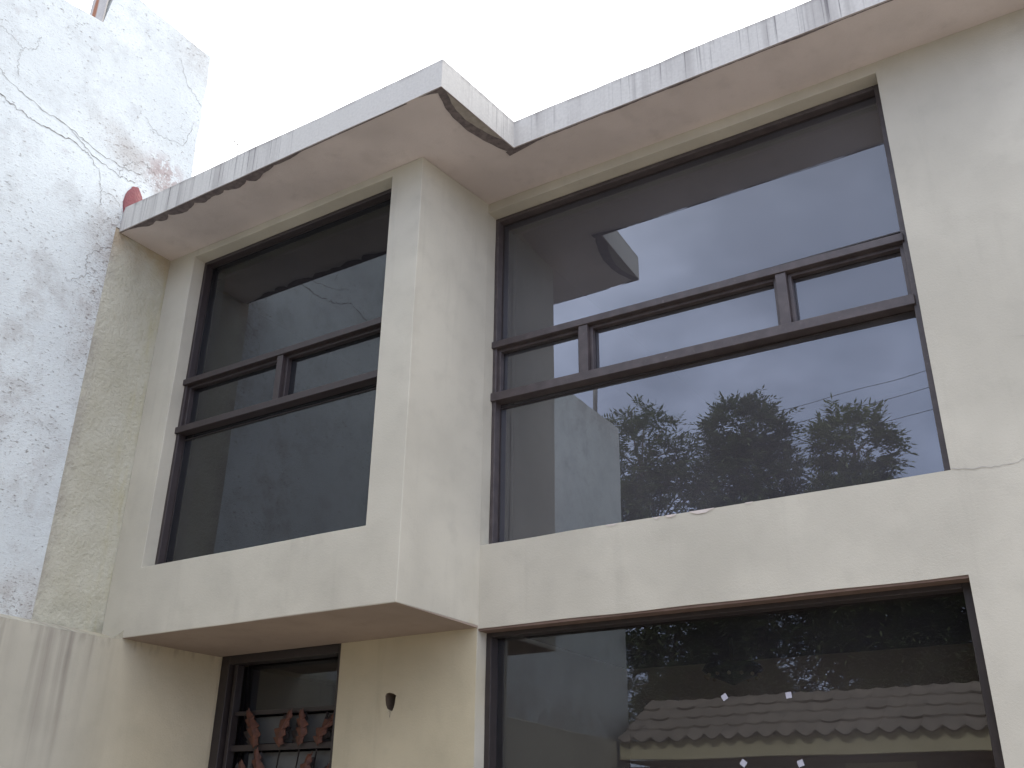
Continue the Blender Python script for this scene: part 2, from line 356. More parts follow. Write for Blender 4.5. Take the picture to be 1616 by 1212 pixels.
ZS, ZB, P_ = 5.05, 2.30, .643          # soffit, underside of the bay, depth of the bay
G0 = -.30                               # ground
XL, XW = -2.34, -2.127                  # neighbour wall face, boundary wall face

# ------------------------------------------------------------------ ground
bm = bmesh.new(); v = [bm.verts.new(p) for p in ((-900, -900, G0), (900, -900, G0), (900, 900, G0), (-900, 900, G0))]; bm.faces.new(v)
g = obj('ground', bm, ground_m); g['kind'] = 'structure'

# ------------------------------------------------------------------ the house
house = thing('house', 'cream two storey house with big tinted windows, square bay and flat overhanging roof', 'house', (0, 0, G0))
# front wall: upper window, lower window, door; a broken hole beside the door
WX0, WX1, WZ0, WZ1 = .058, 2.558, 2.735, 4.98
LX0, LX1, LZ0, LZ1 = .058, 2.553, .55, 2.272
DX0, DX1, DZ1 = -1.965, -.925, 2.278
HX0, HX1, HZ0, HZ1 = -.60, -.44, 1.82, 2.01
bm = panel([-2.34, DX0, DX1, HX0, HX1, .02, WX0, LX1, WX1, 6.6], [G0, LZ0, HZ0, HZ1, LZ1, DZ1, WZ0, WZ1, ZS],
           [(WX0, WX1, WZ0, WZ1), (LX0, LX1, LZ0, LZ1), (DX0, DX1, G0, DZ1), (HX0, HX1, HZ0, HZ1), (-2.34, .02, DZ1, ZS)], 0, .26, seed=3)
crack(bm, [(2.56, 0, 2.742), (2.72, 0, 2.715), (2.86, 0, 2.728), (2.98, 0, 2.72), (3.2, 0, 2.68)], (0, -1, 0), .004, 2, jit=.006, seed=4)
crack(bm, [(2.9, 0, 3.3), (3.02, 0, 3.27), (3.15, 0, 3.28)], (0, -1, 0), .002, 2, jit=.005, seed=5)
for x0, x1, dz_ in ((.86, .93, .012), (.98, 1.0, .008), (1.13, 1.17, .012), (1.2, 1.26, .02), (1.33, 1.46, .024), (1.62, 1.66, .008)):   # chipped paint along the sill
    n = 7; prev = None
    for i in range(n):
        x = x0 + (x1 - x0) * i / (n - 1); h = dz_ * math.sin(math.pi * (i + .15) / (n - .7)) * random.uniform(.5, 1) + .002
        a_, b_ = bm.verts.new((x, -.0045, WZ0 - .0005)), bm.verts.new((x, -.0045, WZ0 - h))
        if prev: f = bm.faces.new((prev[0], a_, b_, prev[1])); f.material_index = 3
        prev = (a_, b_)
# the broken hole: ring of plaster to an irregular pit, its right side and back painted dark as shade
prof = [(-.5, .062), (-.2, .066), (.25, .058), (.5, .044), (.42, .0), (.36, -.03), (.2, -.056), (-.05, -.05), (-.3, -.04), (-.48, -.012), (-.56, .02), (-.6, .045)]
cx, cz = -.52, 1.916
outer, inner, back = [], [], []
for ux, uz in prof:
    ix, iz = cx + ux * .070, cz + uz * .82
    d = Vector((ix - cx, iz - (HZ0 + HZ1) / 2)); t = min((.08) / max(abs(d.x), 1e-5), (.095) / max(abs(d.y), 1e-5))
    outer.append(bm.verts.new((cx + d.x * t, -.0008, (HZ0 + HZ1) / 2 + d.y * t))); inner.append(bm.verts.new((ix, .001, iz))); back.append(bm.verts.new((cx + (ix - cx) * .7, .07, cz + (iz - cz) * .75)))
n = len(prof)
for i in range(n):
    j = (i + 1) % n
    bm.faces.new((outer[i], outer[j], inner[j], inner[i])); f = bm.faces.new((inner[i], inner[j], back[j], back[i])); f.material_index = 5 if i in (2, 3, 4, 5, 6) else 4
cb = bm.verts.new((cx + .006, .068, cz))
for i in range(n): f = bm.faces.new((back[i], back[(i + 1) % n], cb)); f.material_index = 5 if i in (1, 2, 3, 4, 5, 6, 7) else 4
for (x0, z0), (x1, z1) in (((-.60, 1.9), (-.60, 1.9)),): pass
for x, z in ((HX0, HZ0), (HX1, HZ0), (HX0, HZ1), (HX1, HZ1)):   # corners of the ring
    pass
v4 = [bm.verts.new((x, .0012, z)) for x, z in ((HX0 - .004, HZ0 - .004), (HX1 + .004, HZ0 - .004), (HX1 + .004, HZ1 + .004), (HX0 - .004, HZ1 + .004))]
# flat surround behind the ring, cut around the pit
lo = [bm.verts.new((p.co.x, .0012, p.co.z)) for p in inner]
def near(vx): return min(range(4), key=lambda q: (v4[q].co - vx.co).length)
for i in range(n):
    j = (i + 1) % n; a_, b_ = near(lo[i]), near(lo[j])
    bm.faces.new((lo[i], lo[j], v4[b_])) if a_ == b_ else (bm.faces.new((lo[i], lo[j], v4[b_])), bm.faces.new((lo[i], v4[b_], v4[a_])))
crack(bm, [(-.521, 0, 1.875), (-.517, 0, 1.855), (-.518, 0, 1.835)], (0, -1, 0), .005, 1, jit=.001, seed=2, sub=3)
crack(bm, [(-.527, 0, 1.877), (-.535, 0, 1.86)], (0, -1, 0), .003, 1, jit=.001, seed=2, sub=2)
obj('wall', bm, [cream, crack_m, crackf_m, chip_m, hole_m, innerd_m], house)

# bay: front wall, slanting side wall, underside
BX0, BX1, BZ0, BZ1 = -2.063, -.222, 2.73, 4.995
bm = panel([XL, BX0, BX1, 0], [ZB, BZ0, BZ1, ZS], [(BX0, BX1, BZ0, BZ1)], -P_, -P_ + .24, seed=11)
def side(x, y, z): return (y + (.062) * x / P_ * 1.0, -P_ + x, z)      # x runs into the house, y = inset
b2 = panel([0, P_ + .002], [ZB, ZS], [], 0, -.24, P=lambda x, y, z: (y + .062 * x / P_, -P_ + x, z - .012 * x / P_ * (1 if z < 3 else 0)), seed=12, bm=None)
me_t = bpy.data.meshes.new('t'); b2.to_mesh(me_t); b2.free(); bm.from_mesh(me_t)
bmesh.ops.remove_doubles(bm, verts=bm.verts, dist=.0005)
obj('bay_wall', bm, [cream, crack_m], house, bev=.004)
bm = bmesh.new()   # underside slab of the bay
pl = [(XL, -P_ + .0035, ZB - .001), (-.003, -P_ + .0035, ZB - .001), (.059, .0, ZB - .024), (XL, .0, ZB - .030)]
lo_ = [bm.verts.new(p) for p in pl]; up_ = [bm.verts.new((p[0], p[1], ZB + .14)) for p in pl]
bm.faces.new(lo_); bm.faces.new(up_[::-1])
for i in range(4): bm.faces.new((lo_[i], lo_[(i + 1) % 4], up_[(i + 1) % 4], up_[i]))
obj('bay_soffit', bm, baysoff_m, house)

# roof slab with soffit, fascia and dark bands along the drip edge
YF, YM, XF0, XF1, ZT = -1.10, -.42, .475, .524, 5.248
def edge_pts(a_, b_, st=.07):
    a_, b_ = Vector(a_), Vector(b_); n = max(1, int((b_ - a_).length / st)); return [a_.lerp(b_, i / n) for i in range(n)]
outline = edge_pts((XL + .002, YF, 0), (XF0, YF, 0)) + edge_pts((XF0, YF, 0), (XF1, YM, 0)) + edge_pts((XF1, YM, 0), (6.9, YM, 0)) + [Vector((6.9, YM, 0)), Vector((6.9, 8.2, 0)), Vector((XL + .002, 8.2, 0))]
bm = bmesh.new(); lo_, up_ = [], []
for p in outline:
    q = Vector((p.x * 3.1, p.y * 3.1, 0)); front = p.y < 1
    wz = noise.noise(q) * .008 + noise.noise(q * 4) * .003 if front else 0; wz2 = noise.noise(q + Vector((9, 9, 9))) * .004 if front else 0
    ox = noise.noise(q + Vector((4, 4, 4))) * .003 if front else 0
    lo_.append(bm.verts.new((p.x, p.y + ox, ZS + wz2))); up_.append(bm.verts.new((p.x, p.y + ox, ZT + wz)))
f = bm.faces.new(lo_[::-1]); f.material_index = 1; f = bm.faces.new(up_); f.material_index = 2
for i in range(len(lo_)): f = bm.faces.new((lo_[i], lo_[(i + 1) % len(lo_)], up_[(i + 1) % len(lo_)], up_[i])); f.material_index = 0
obj_roof = None
def strip(pts, inn, wfun, mi, z, st=.012):
    """dark band on the soffit from the edge polyline inwards by wfun(s)"""
    a_, b_ = Vector(pts[0]), Vector(pts[1]); L = (b_ - a_).length; n = int(L / st); prev = None
    for i in range(n + 1):
        s = L * i / n; p = a_.lerp(b_, i / n); w0, w1 = wfun(s, L)
        e0 = bm.verts.new((p.x + inn[0] * w0, p.y + inn[1] * w0, z)); e1 = bm.verts.new((p.x + inn[0] * w1, p.y + inn[1] * w1, z))
        if prev: f = bm.faces.new((prev[0], e0, e1, prev[1])); f.material_index = mi
        prev = (e0, e1)
def nz(s, f, o=0): return noise.noise(Vector((s * f + o, o * 1.7, .3)))
def w_left(s, L):
    env = max(0, min(1, (s - .08) / .2)) * max(0, min(1, (1.75 - s) / .5)) * .95 + .05
    scal = abs(math.sin(s * 13 + 2 * nz(s, 4))) ** .6 * .035 + .028 + nz(s, 9) * .02
    return .002, .006 + env * max(.004, scal + nz(s, 40) * .005)
strip([(XL + .01, YF, 0), (XF0 - .25, YF, 0)], (0, 1), w_left, 3, ZS - .0065)
def sick_out(s, L): t = s / L; return .0, .105 * math.sin(math.pi * min(1, t * 1.0)) ** .7 * (1 - .15 * t) + .022 + nz(s, 14) * .007
def sick_in(s, L): t = s / L; return .0, max(.001, (.085 * math.sin(math.pi * min(1, t * 1.05)) ** .9 - .012) * max(0, 1 - .3 * t) + nz(s, 20) * .006)
sdir = Vector((XF1 - XF0, YM - YF, 0)).normalized()
strip([(XF0, YF, 0), (XF1 - .002, YM + .03, 0)], (-sdir.y, sdir.x), sick_out, 3, ZS - .006)
strip([(XF0, YF + .03, 0), (XF1 - .004, YM - .05, 0)], (-sdir.y, sdir.x), sick_in, 4, ZS - .0085)
strip([(XF0 - .16, YF, 0), (XF0, YF, 0)], (0, 1), lambda s, L: (.002, .004 + .05 * (s / L) ** 2), 3, ZS - .0075)
strip([(XF1 - .06, YM, 0), (XF1 + .2, YM, 0)], (0, 1), lambda s, L: (.002, .004 + .045 * max(0, 1 - s / L) ** .8), 3, ZS - .0075)
strip([(XF1, YM, 0), (5, YM, 0)], (0, 1), lambda s, L: (.002, .009 + max(0, nz(s, 3)) * .02 + nz(s, 30) * .003), 3, ZS - .0085)
obj_roof = obj('roof', bm, [fascia_m, soffit_m, rooftop_m, dark_edge_m, bare_m], house)

# ---- windows
def window(x0, x1, z0, z1, yf, bars, mulls, label, fw=.027, depth=.075, gm=None, pane_y=None, sill=.022, shear=0.0, name='window', fm=None):
    frame_m_ = fm or frame_m
    """yf = front of the frame; bars = [(zlow, zhigh)], mulls = [(x0, x1)] between the first two bars"""
    bm = bmesh.new(); y0, y1 = yf, yf + depth
    box(bm, x0, x0 + fw, y0, y1, z0, z1); box(bm, x1 - fw - .012, x1, y0, y1, z0, z1)
    box(bm, x0 + fw, x1 - fw - .012, y0, y1, z1 - fw, z1); box(bm, x0 + fw, x1 - fw - .012, y0, y1, z0, z0 + sill)
    # inner bead
    yb = pane_y - .008
    wn = obj(name, bm, frame_m_, house, bev=.004, label=label)
    def bead(a, b, c, d, pb):
        q = bmesh.new(); t = .007
        box(q, a, a + t, yb, pane_y, c, d, shear=pb); box(q, b - t, b, yb, pane_y, c, d, shear=pb)
        box(q, a + t, b - t, yb, pane_y, c, c + t, shear=pb); box(q, a + t, b - t, yb, pane_y, d - t, d, shear=pb)
        return q
    ix0, ix1 = x0 + fw, x1 - fw - .012
    def pane(a, b, c, d, sh0=0, sh1=0):
        q = bmesh.new(); vs = [q.verts.new(p) for p in ((a, pane_y, c + sh0 * a), (b, pane_y, c + sh0 * b), (b, pane_y, d + sh1 * b), (a, pane_y, d + sh1 * a))]; q.faces.new(vs)
        obj('pane', q, gm, wn, keep=True)
    if bars:
        (lz0, lz1), (uz0, uz1) = bars
        for (a, b) in bars:
            q = bmesh.new(); box(q, ix0 - .03, ix1 + .012, y0 - .016, y1, a, b, shear=shear); obj('transom', q, frame_m_, wn, bev=.003)
        xs = [ix0] + [t for m in mulls for t in m] + [ix1]
        for a, b in mulls:
            q = bmesh.new(); box(q, a, b, y0 - .008, y1, lz1, uz0, shear=shear); obj('mullion', q, frame_m_, wn, bev=.003)
        for i in range(0, len(xs), 2):
            a, b = xs[i], xs[i + 1]; q = bmesh.new(); t = .02; d0, d1 = y0 + .022, y0 + .058
            box(q, a, a + t, d0, d1, lz1, uz0, shear=shear); box(q, b - t, b, d0, d1, lz1, uz0, shear=shear)
            box(q, a + t, b - t, d0, d1, lz1, lz1 + t, shear=shear); box(q, a + t, b - t, d0, d1, uz0 - t, uz0, shear=shear)
            obj('sash', q, frame_m_, wn, bev=.003)
            pane(a, b, lz1, uz0, shear, shear)
        pane(ix0, ix1, z0 + sill, lz0, 0, shear); pane(ix0, ix1, uz1, z1 - fw, shear, 0)
        q = bead(ix0, ix1, uz1 + .012, z1 - fw, 0); q2 = bead(ix0, ix1, z0 + sill, lz0 - .03, 0)
        for qq in (q, q2): obj('bead', qq, dark_m, wn)
    return wn
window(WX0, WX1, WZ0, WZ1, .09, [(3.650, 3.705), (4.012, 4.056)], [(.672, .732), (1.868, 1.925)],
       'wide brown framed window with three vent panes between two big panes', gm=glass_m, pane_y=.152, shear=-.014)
window(BX0, BX1, BZ0, BZ1, -P_ + .095, [(3.652, 3.698), (4.008, 4.050)], [(-1.172, -1.122)],
       'narrower brown framed bay window with two vent panes', gm=glass_bay, fm=frame2_m, pane_y=-P_ + .152)
lw = window(LX0, LX1, LZ0, LZ1, .085, None, None, 'dark ground floor window cut off by the foot of the picture', gm=glass_low, pane_y=.152, fw=.035, fm=dark_m)
q = bmesh.new(); box(q, LX0 + .001, LX1 - .001, .006, .084, LZ1 - .012, LZ1 + .002); obj('lintel_edge', q, lintel_m, house)
q = bmesh.new(); vs = [q.verts.new(p) for p in ((LX0 + .03, .152, LZ0), (LX1 - .03, .152, LZ0), (LX1 - .03, .152, LZ1 - .03), (LX0 + .03, .152, LZ1 - .03))]; q.faces.new(vs); obj('pane', q, glass_low, lw, keep=True)
# ---- door with wrought-iron leaves
bm = bmesh.new()
box(bm, DX0, DX0 + .075, .02, .12, G0, DZ1); box(bm, DX1 - .035, DX1, .02, .12, G0, DZ1); box(bm, DX0 + .075, DX1 - .035, .02, .12, DZ1 - .055, DZ1)
box(bm, DX0 + .095, DX0 + .125, .05, .11, G0, DZ1 - .055)
door = obj('door', bm, dark_m, house, bev=.004, label='dark steel door with rust red iron leaves in front of its glass')
q = bmesh.new(); vs = [q.verts.new(p) for p in ((DX0 + .075, .15, G0), (DX1 - .035, .15, G0), (DX1 - .035, .15, DZ1 - .055), (DX0 + .075, .15, DZ1 - .055))]; q.faces.new(vs); obj('pane', q, glass_low, door, keep=True)
for z0, z1 in ((1.91, 1.935), (1.70, 1.735), (1.45, 1.48), (.9, .93)):
    q = bmesh.new(); box(q, DX0 + .125, DX1 - .035, .075, .10, z0, z1); obj('crossbar', q, dark_m, door)
for z0, z1 in ((1.745, 1.90), (1.49, 1.69)):
    q = bmesh.new(); box(q, -1.73, -1.03, .130, .136, z0, z1); obj('panel', q, frost_m, door)
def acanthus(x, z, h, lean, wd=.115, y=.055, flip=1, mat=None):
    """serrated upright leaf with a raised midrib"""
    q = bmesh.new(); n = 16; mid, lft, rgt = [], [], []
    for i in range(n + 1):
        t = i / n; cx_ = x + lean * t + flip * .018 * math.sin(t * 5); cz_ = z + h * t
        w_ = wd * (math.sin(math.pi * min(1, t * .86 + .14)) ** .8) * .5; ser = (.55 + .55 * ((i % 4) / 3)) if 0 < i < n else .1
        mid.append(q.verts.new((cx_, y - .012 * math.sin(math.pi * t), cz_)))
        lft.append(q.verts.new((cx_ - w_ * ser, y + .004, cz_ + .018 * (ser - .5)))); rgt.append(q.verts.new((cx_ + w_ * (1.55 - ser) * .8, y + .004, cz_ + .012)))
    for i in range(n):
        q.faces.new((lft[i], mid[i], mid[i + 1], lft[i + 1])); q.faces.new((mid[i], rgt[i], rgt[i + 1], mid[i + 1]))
    o = obj('leaf_and_shade_twin', q, mat or rust_m, door); sdf = o.modifiers.new('thick', 'SOLIDIFY'); sdf.thickness = .006
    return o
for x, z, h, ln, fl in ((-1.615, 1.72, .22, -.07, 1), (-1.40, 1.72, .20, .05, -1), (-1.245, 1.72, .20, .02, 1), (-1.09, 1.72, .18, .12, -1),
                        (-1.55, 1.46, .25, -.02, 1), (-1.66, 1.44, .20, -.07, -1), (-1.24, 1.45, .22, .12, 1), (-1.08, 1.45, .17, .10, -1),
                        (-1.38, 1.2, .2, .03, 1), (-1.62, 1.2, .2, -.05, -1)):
    acanthus(x, z, h, ln, flip=fl, wd=random.uniform(.095, .13)); acanthus(x - .045, z - .01, h * .98, ln, flip=-fl, y=.10, wd=.11, mat=dark_m)  # dark copies behind stand in for each leaf's shadow and reflection
q = bmesh.new()
for x, ln in ((-1.63, -.05), (-1.42, .03), (-1.26, .02), (-1.12, .06)):
    tube(q, [(x, .085, .9), (x + ln * .3, .085, 1.2), (x - .03, .085, 1.5), (x, .085, 1.74), (x + ln, .085, 1.9)], .008, 6)
obj('scroll_bar', q, dark_m, door)

# ---- rooms behind the glass
def room(name, x0, x1, y0, y1, z0, z1, mw, mc, parent=house):
    bm = bmesh.new(); t = .1
    box(bm, x0, x1, y1, y1 + t, z0, z1, 0); box(bm, x0 - t, x0, y0, y1 + t, z0, z1, 0); box(bm, x1, x1 + t, y0, y1 + t, z0, z1, 0)
    box(bm, x0 - t, x1 + t, y0, y1 + t, z1, z1 + t, 1); box(bm, x0 - t, x1 + t, y0, y1 + t, z0 - t, z0, 1)
    obj(name, bm, [mw, mc], parent)
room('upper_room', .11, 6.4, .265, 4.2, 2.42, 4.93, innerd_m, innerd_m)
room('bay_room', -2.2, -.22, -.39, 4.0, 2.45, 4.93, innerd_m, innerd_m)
room('living_room', .07, 6.4, .265, 1.78, G0 + .12, 2.30, inner_m, innerd_m)
room('hallway', -2.2, -.5, .265, 3.0, G0 + .12, 2.28, innerd_m, innerd_m)
bm = bmesh.new(); box(bm, 6.4, 6.6, .262, 8, G0, ZS - .003); box(bm, -2.34, 6.6, 8, 8.2, G0, ZS - .003); obj('rear_wall', bm, cream, house)

# ------------------------------------------------------------------ neighbour's old wall
nw = thing('neighbour_wall', 'tall cracked white wall with flaking stained plaster beside the house', 'wall', (XL - .1, -3.5, G0))
def wallside(bm, poly, x0, x1, mi=0, step=.16):
    """extrude a y-z polygon between x0 (face) and x1"""
    a_ = [bm.verts.new((x0, y, z)) for y, z in poly]; b_ = [bm.verts.new((x1, y, z)) for y, z in poly]
    f = bm.faces.new(a_); f.material_index = mi; f = bm.faces.new(b_[::-1]); f.material_index = mi
    for i in range(len(poly)): f = bm.faces.new((a_[i], b_[i], b_[(i + 1) % len(poly)], a_[(i + 1) % len(poly)])); f.material_index = mi
def rough_line(p, q_, n, amp, seed=0):
    out = []
    for i in range(n):
        t = i / n; y = p[0] + (q_[0] - p[0]) * t; z = p[1] + (q_[1] - p[1]) * t; s = noise.noise(Vector((y * 6 + seed, z * 6, 0))) * amp + noise.noise(Vector((y * 25 + seed, z * 25, 3))) * amp * .5
        d = Vector((q_[0] - p[0], q_[1] - p[1])).normalized(); out.append((y - d.y * s, z + d.x * s))
    return out
low = rough_line((-1.578, 6.60), (-4.84, 6.30), 40, .012) + rough_line((-4.84, 6.30), (-6.36, 6.235), 24, .012) + rough_line((-6.36, 6.235), (-6.34, G0), 40, .008)
poly = [(-1.13, G0), (-1.13, 5.08), (-.60, 5.08)]
poly += rough_line((-.585, 5.26), (-.615, 7.025), 26, .010) + rough_line((-.615, 7.03), (-1.578, 7.045), 18, .012)
bm = bmesh.new(); wallside(bm, poly + low[0:] + [(-6.34, G0)], XL, XL - .18)
N_ = (1, 0, 0)
def yz(*pts): return [(XL, y, z) for y, z in pts]
crack(bm, yz((-2.3, 5.62), (-2.135, 5.538), (-1.99, 5.505), (-1.88, 5.50), (-1.709, 5.505), (-1.55, 5.52), (-1.44, 5.49)), N_, .007, 1, seed=11)
crack(bm, yz((-1.44, 5.49), (-1.35, 5.42), (-1.30, 5.28), (-1.28, 5.15)), N_, .004, 1, seed=12)
crack(bm, yz((-2.25, 5.74), (-2.07, 5.66), (-1.87, 5.62), (-1.62, 5.60), (-1.41, 5.56), (-1.2, 5.55), (-1.0, 5.60)), N_, .0045, 1, seed=13)
crack(bm, yz((-2.27, 6.03), (-2.15, 6.0), (-2.08, 5.97), (-2.0, 6.02), (-1.98, 6.15)), N_, .003, 1, seed=14)
crack(bm, yz((-2.08, 5.97), (-2.09, 5.85), (-2.05, 5.75)), N_, .003, 1, seed=15)
crack(bm, yz((-1.62, 5.60), (-1.45, 5.52), (-1.2, 5.47), (-1.05, 5.50)), N_, .005, 1, seed=16)
crack(bm, yz((-1.2, 5.47), (-1.15, 5.62), (-1.02, 5.70), (-.9, 5.66)), N_, .003, 1, seed=17)
crack(bm, yz((-1.3, 5.28), (-1.2, 5.3), (-1.14, 5.24)), N_, .003, 1, seed=18)
crack(bm, yz((-2.3, 5.2), (-2.12, 5.12), (-2.05, 5.0), (-2.06, 4.86)), N_, .003, 1, seed=19)
crack(bm, yz((-.9, 6.8), (-.8, 6.62), (-.68, 6.55), (-.62, 6.5)), N_, .004, 1, seed=20)
crack(bm, yz((-.66, 6.3), (-.72, 6.05), (-.95, 6.0), (-1.1, 6.08)), N_, .003, 1, seed=21)
crack(bm, yz((-1.16, 4.9), (-1.3, 4.75), (-1.28, 4.6), (-1.4, 4.5)), N_, .003, 1, seed=22)
crack(bm, yz((-3.6, 5.9), (-3.3, 5.6), (-3.0, 5.75), (-2.6, 5.5), (-2.3, 5.62)), N_, .006, 1, seed=23)
obj('wall_body', bm, [white_m, crack_m], nw)
bm = bmesh.new(); box(bm, XL - .20, XL - .0015, -1.590, -1.579, 6.61, 7.03); obj('step_end_face', bm, raw_m, nw)
bm = panel([-1.13, -P_ + .01], [2.2, 5.075], [], 0, .17, P=lambda x, y, z: (XL - y, x, z), seed=5, wob=.006)
obj('painted_band', bm, yellow_m, nw, label='strip of rough yellowish cream stucco under the eaves')
bm = bmesh.new(); bmesh.ops.create_icosphere(bm, subdivisions=3, radius=1)
for v in bm.verts:
    v.co = Vector((v.co.x * .03, v.co.y * .085 * (1 - .25 * max(0, v.co.z)), v.co.z * .15 + (.02 if v.co.z > 0 else 0))) * (1 + .1 * noise.noise(v.co * 3)) + Vector((XL, -1.035, 5.30))
obj('sealant_patch', bm, red_m, nw, smooth=True, label='rounded red sealant patch where the wall meets the roof edge')

# lower boundary wall
bw = bmesh.new()
def low_poly(z): return [(XW, -5.6, z), (XW, -P_, z), (-1.962, .0 - .002, z), (-2.45, -.002, z), (-2.45, -1.2, z), (XL - .06, -5.6, z)]
bw.free(); bm = bmesh.new()
ys = seglist([-5.6, -P_], .07); top = []; bot = []
pts = [(XW, y) for y in ys] + [(XW + .165 * t ** 1.25, -P_ + (P_ - .002) * t) for t in (.02, .15, .3, .45, .6, .75, .9)] + [(-1.962, -.002), (XL - .05, -.002), (XL - .05, -5.6)]
ztop = [2.283 + noise.noise(Vector((y * 5, 2, 0))) * .010 + noise.noise(Vector((y * 19, 5, 0))) * .005 for y in ys] + [2.36] * 9 + [2.32]
ztop[len(ys) - 1] = 2.296
for (x, y), zt in zip(pts, ztop): top.append(bm.verts.new((x, y, zt))); bot.append(bm.verts.new((x, y, G0)))
n = len(pts); tf = bm.faces.new([bm.verts.new(v.co) for v in top]); bm.faces.new([bm.verts.new(v.co) for v in bot][::-1])
for i in range(n): bm.faces.new((top[i], bot[i], bot[(i + 1) % n], top[(i + 1) % n]))
tag(obj('boundary_wall', bm, boundary_m, None, loc=(XW, -3, G0), smooth=True), 'low cream wall with dark drip stains below the white wall', 'wall')

# pole on the wall
bm = bmesh.new(); tube(bm, [(XL - .09, -5.86, 6.15), (XL - .09, -5.86, 7.2)], .03, 10); bmesh.ops.create_icosphere(bm, subdivisions=2, radius=.032, matrix=Matrix.Translation((XL - .09, -5.86, 7.2)))
tag(obj('metal_pole', bm, galv_m, None, loc=(XL - .09, -5.86, 6.2)), 'thin metal pole standing on the white wall, mirrored in the upper window', 'pole')
# dry twig on the roof edge
bm = bmesh.new(); tube(bm, [(-1.32, -.98, 5.2), (-1.325, -.99, 5.36), (-1.33, -1.0, 5.44), (-1.37, -1.0, 5.50), (-1.38, -1.0, 5.56)], .0035, 5, taper=.0015)
for p, d in (((-1.325, -.99, 5.40), (.03, 0, .03)), ((-1.37, -1, 5.50), (-.02, 0, .03)), ((-1.34, -1, 5.46), (.02, .01, .03))):
    tube(bm, [p, tuple(a_ + b_ for a_, b_ in zip(p, d))], .004, 5, taper=.001)
tag(obj('twig', bm, stem_m, None, loc=(-1.32, -.98, 5.25)), 'thin dry weed stem sticking up from the roof edge', 'twig')

# ------------------------------------------------------------------ inside the ground-floor room
ch = thing('chandelier', 'dark chandelier hanging behind the ground floor glass', 'lamp', (1.11, 1.0, 2.0))
bm = bmesh.new(); tube(bm, [(1.11, 1.0, 2.30), (1.11, 1.0, 2.16)], .012, 8)
prof_ = [(.02, 2.17), (.15, 2.15), (.17, 2.12), (.13, 2.09), (.05, 2.06), (.01, 2.04)]
rg = [[bm.verts.new((1.11 + r_ * math.cos(t), 1.0 + r_ * math.sin(t), z)) for t in [2 * math.pi * j / 20 for j in range(20)]] for r_, z in prof_]
for i in range(len(rg) - 1):
    for j in range(20): bm.faces.new((rg[i][j], rg[i][(j + 1) % 20], rg[i + 1][(j + 1) % 20], rg[i + 1][j]))
obj('bowl', bm, dark_m, ch)
for t in [2 * math.pi * j / 14 for j in range(14)]:
    bm = bmesh.new(); bmesh.ops.create_icosphere(bm, subdivisions=1, radius=.012, matrix=Matrix.Translation((1.11 + .15 * math.cos(t), 1 + .15 * math.sin(t), 2.085))); obj('crystal', bm, cryst_m, ch)
for i, (x, z, rz, lb) in enumerate(((1.381, 1.861, .5, 'tilted white paper tag stuck below the chandelier'), (1.688, 1.853, .1, 'upright white paper tag right of the chandelier, under the bright gap in the trees'),
                                    (1.447, 1.569, .9, 'lower left white paper tag at the foot of the picture'), (1.71, 1.563, .3, 'lower right white paper tag at the foot of the picture'))):
    bm = bmesh.new(); s = .0135; c_, s_ = math.cos(rz) * s, math.sin(rz) * s
    a_ = [bm.verts.new((x + px, .148 + dy_, z + pz)) for dy_ in (0, .002) for px, pz in ((c_ - s_, s_ + c_), (-c_ - s_, -s_ + c_), (-c_ + s_, -s_ - c_), (c_ + s_, s_ - c_))]
    bm.faces.new(a_[:4]); bm.faces.new(a_[:3:-1])
    for j in range(4): bm.faces.new((a_[j], a_[(j + 1) % 4], a_[4 + (j + 1) % 4], a_[4 + j]))
    tag(obj('paper_tag', bm, [paper_m, cable_m], None, loc=(x, .148, z)), lb, 'tag', 'paper tags on the ground floor glass')

# ------------------------------------------------------------------ across the yard (seen mirrored in the glass)
po = thing('porch', 'low tiled porch roof on cream beam across the yard, mirrored in the ground floor window', 'porch', (0, -6, G0))
PX0, PX1, EY, RY = -2.11, 3.8, -5.60, -6.55
vs, fs = [], []; pitch = .197; nx = int((PX1 - PX0) / pitch * 12); rows = 4; cols = nx + 1
for r_ in range(rows):
    for s in (0, 1):
        t = (r_ + s) / rows; y = EY + (RY - EY) * t; zc = 2.255 + (2.775 - 2.255) * t + (.022 if s == 0 else 0)
        for i in range(cols):
            x = PX0 + (PX1 - PX0) * i / nx; ph = (x - PX0) / pitch
            prof_z = -abs(math.sin(math.pi * ph)) * (.055 if (r_ == 0 and s == 0) else .016)
            vs.append((x, y + (noise.noise(Vector((math.floor(ph) * 3.3, r_ * 7.1, 0))) * .02), zc + prof_z + .01 - .018 * (x / 3.8) * (1 - t) + noise.noise(Vector((math.floor(ph) * 1.3, r_ * 2.1, 4))) * .008))
for r_ in range(rows * 2 - 1):
    for i in range(nx): a_ = r_ * cols + i; fs.append((a_, a_ + 1, a_ + cols + 1, a_ + cols))
o = obj('roof', (vs, fs), tile_m, po); sd_ = o.modifiers.new('t', 'SOLIDIFY'); sd_.thickness = .018
bm = bmesh.new(); box(bm, PX0, PX1, EY - .12, EY - .05, 2.065, 2.27); obj('beam', bm, pcream_m, po, bev=.004)
bm = bmesh.new(); box(bm, PX0, PX1, EY - .16, RY, 2.04, 2.062); obj('ceiling', bm, wood_m, po)
bm = bmesh.new(); box(bm, PX0, PX1, RY - .15, RY, G0, 2.77); obj('back_wall', bm, cream, po)
for x0 in (2.4,):
    bm = bmesh.new(); box(bm, x0, x0 + .12, EY - .16, EY - .04, G0, 2.063); obj('post', bm, pcream_m, po, bev=.005)
gt = thing('wooden_gate', 'red brown wooden gate with cream framing under the porch', 'gate', (1, -6.35, G0))
bm = bmesh.new(); box(bm, -2.6, 3.8, -6.42, -6.37, G0, 2.036); obj('boards', bm, wood_m, gt)
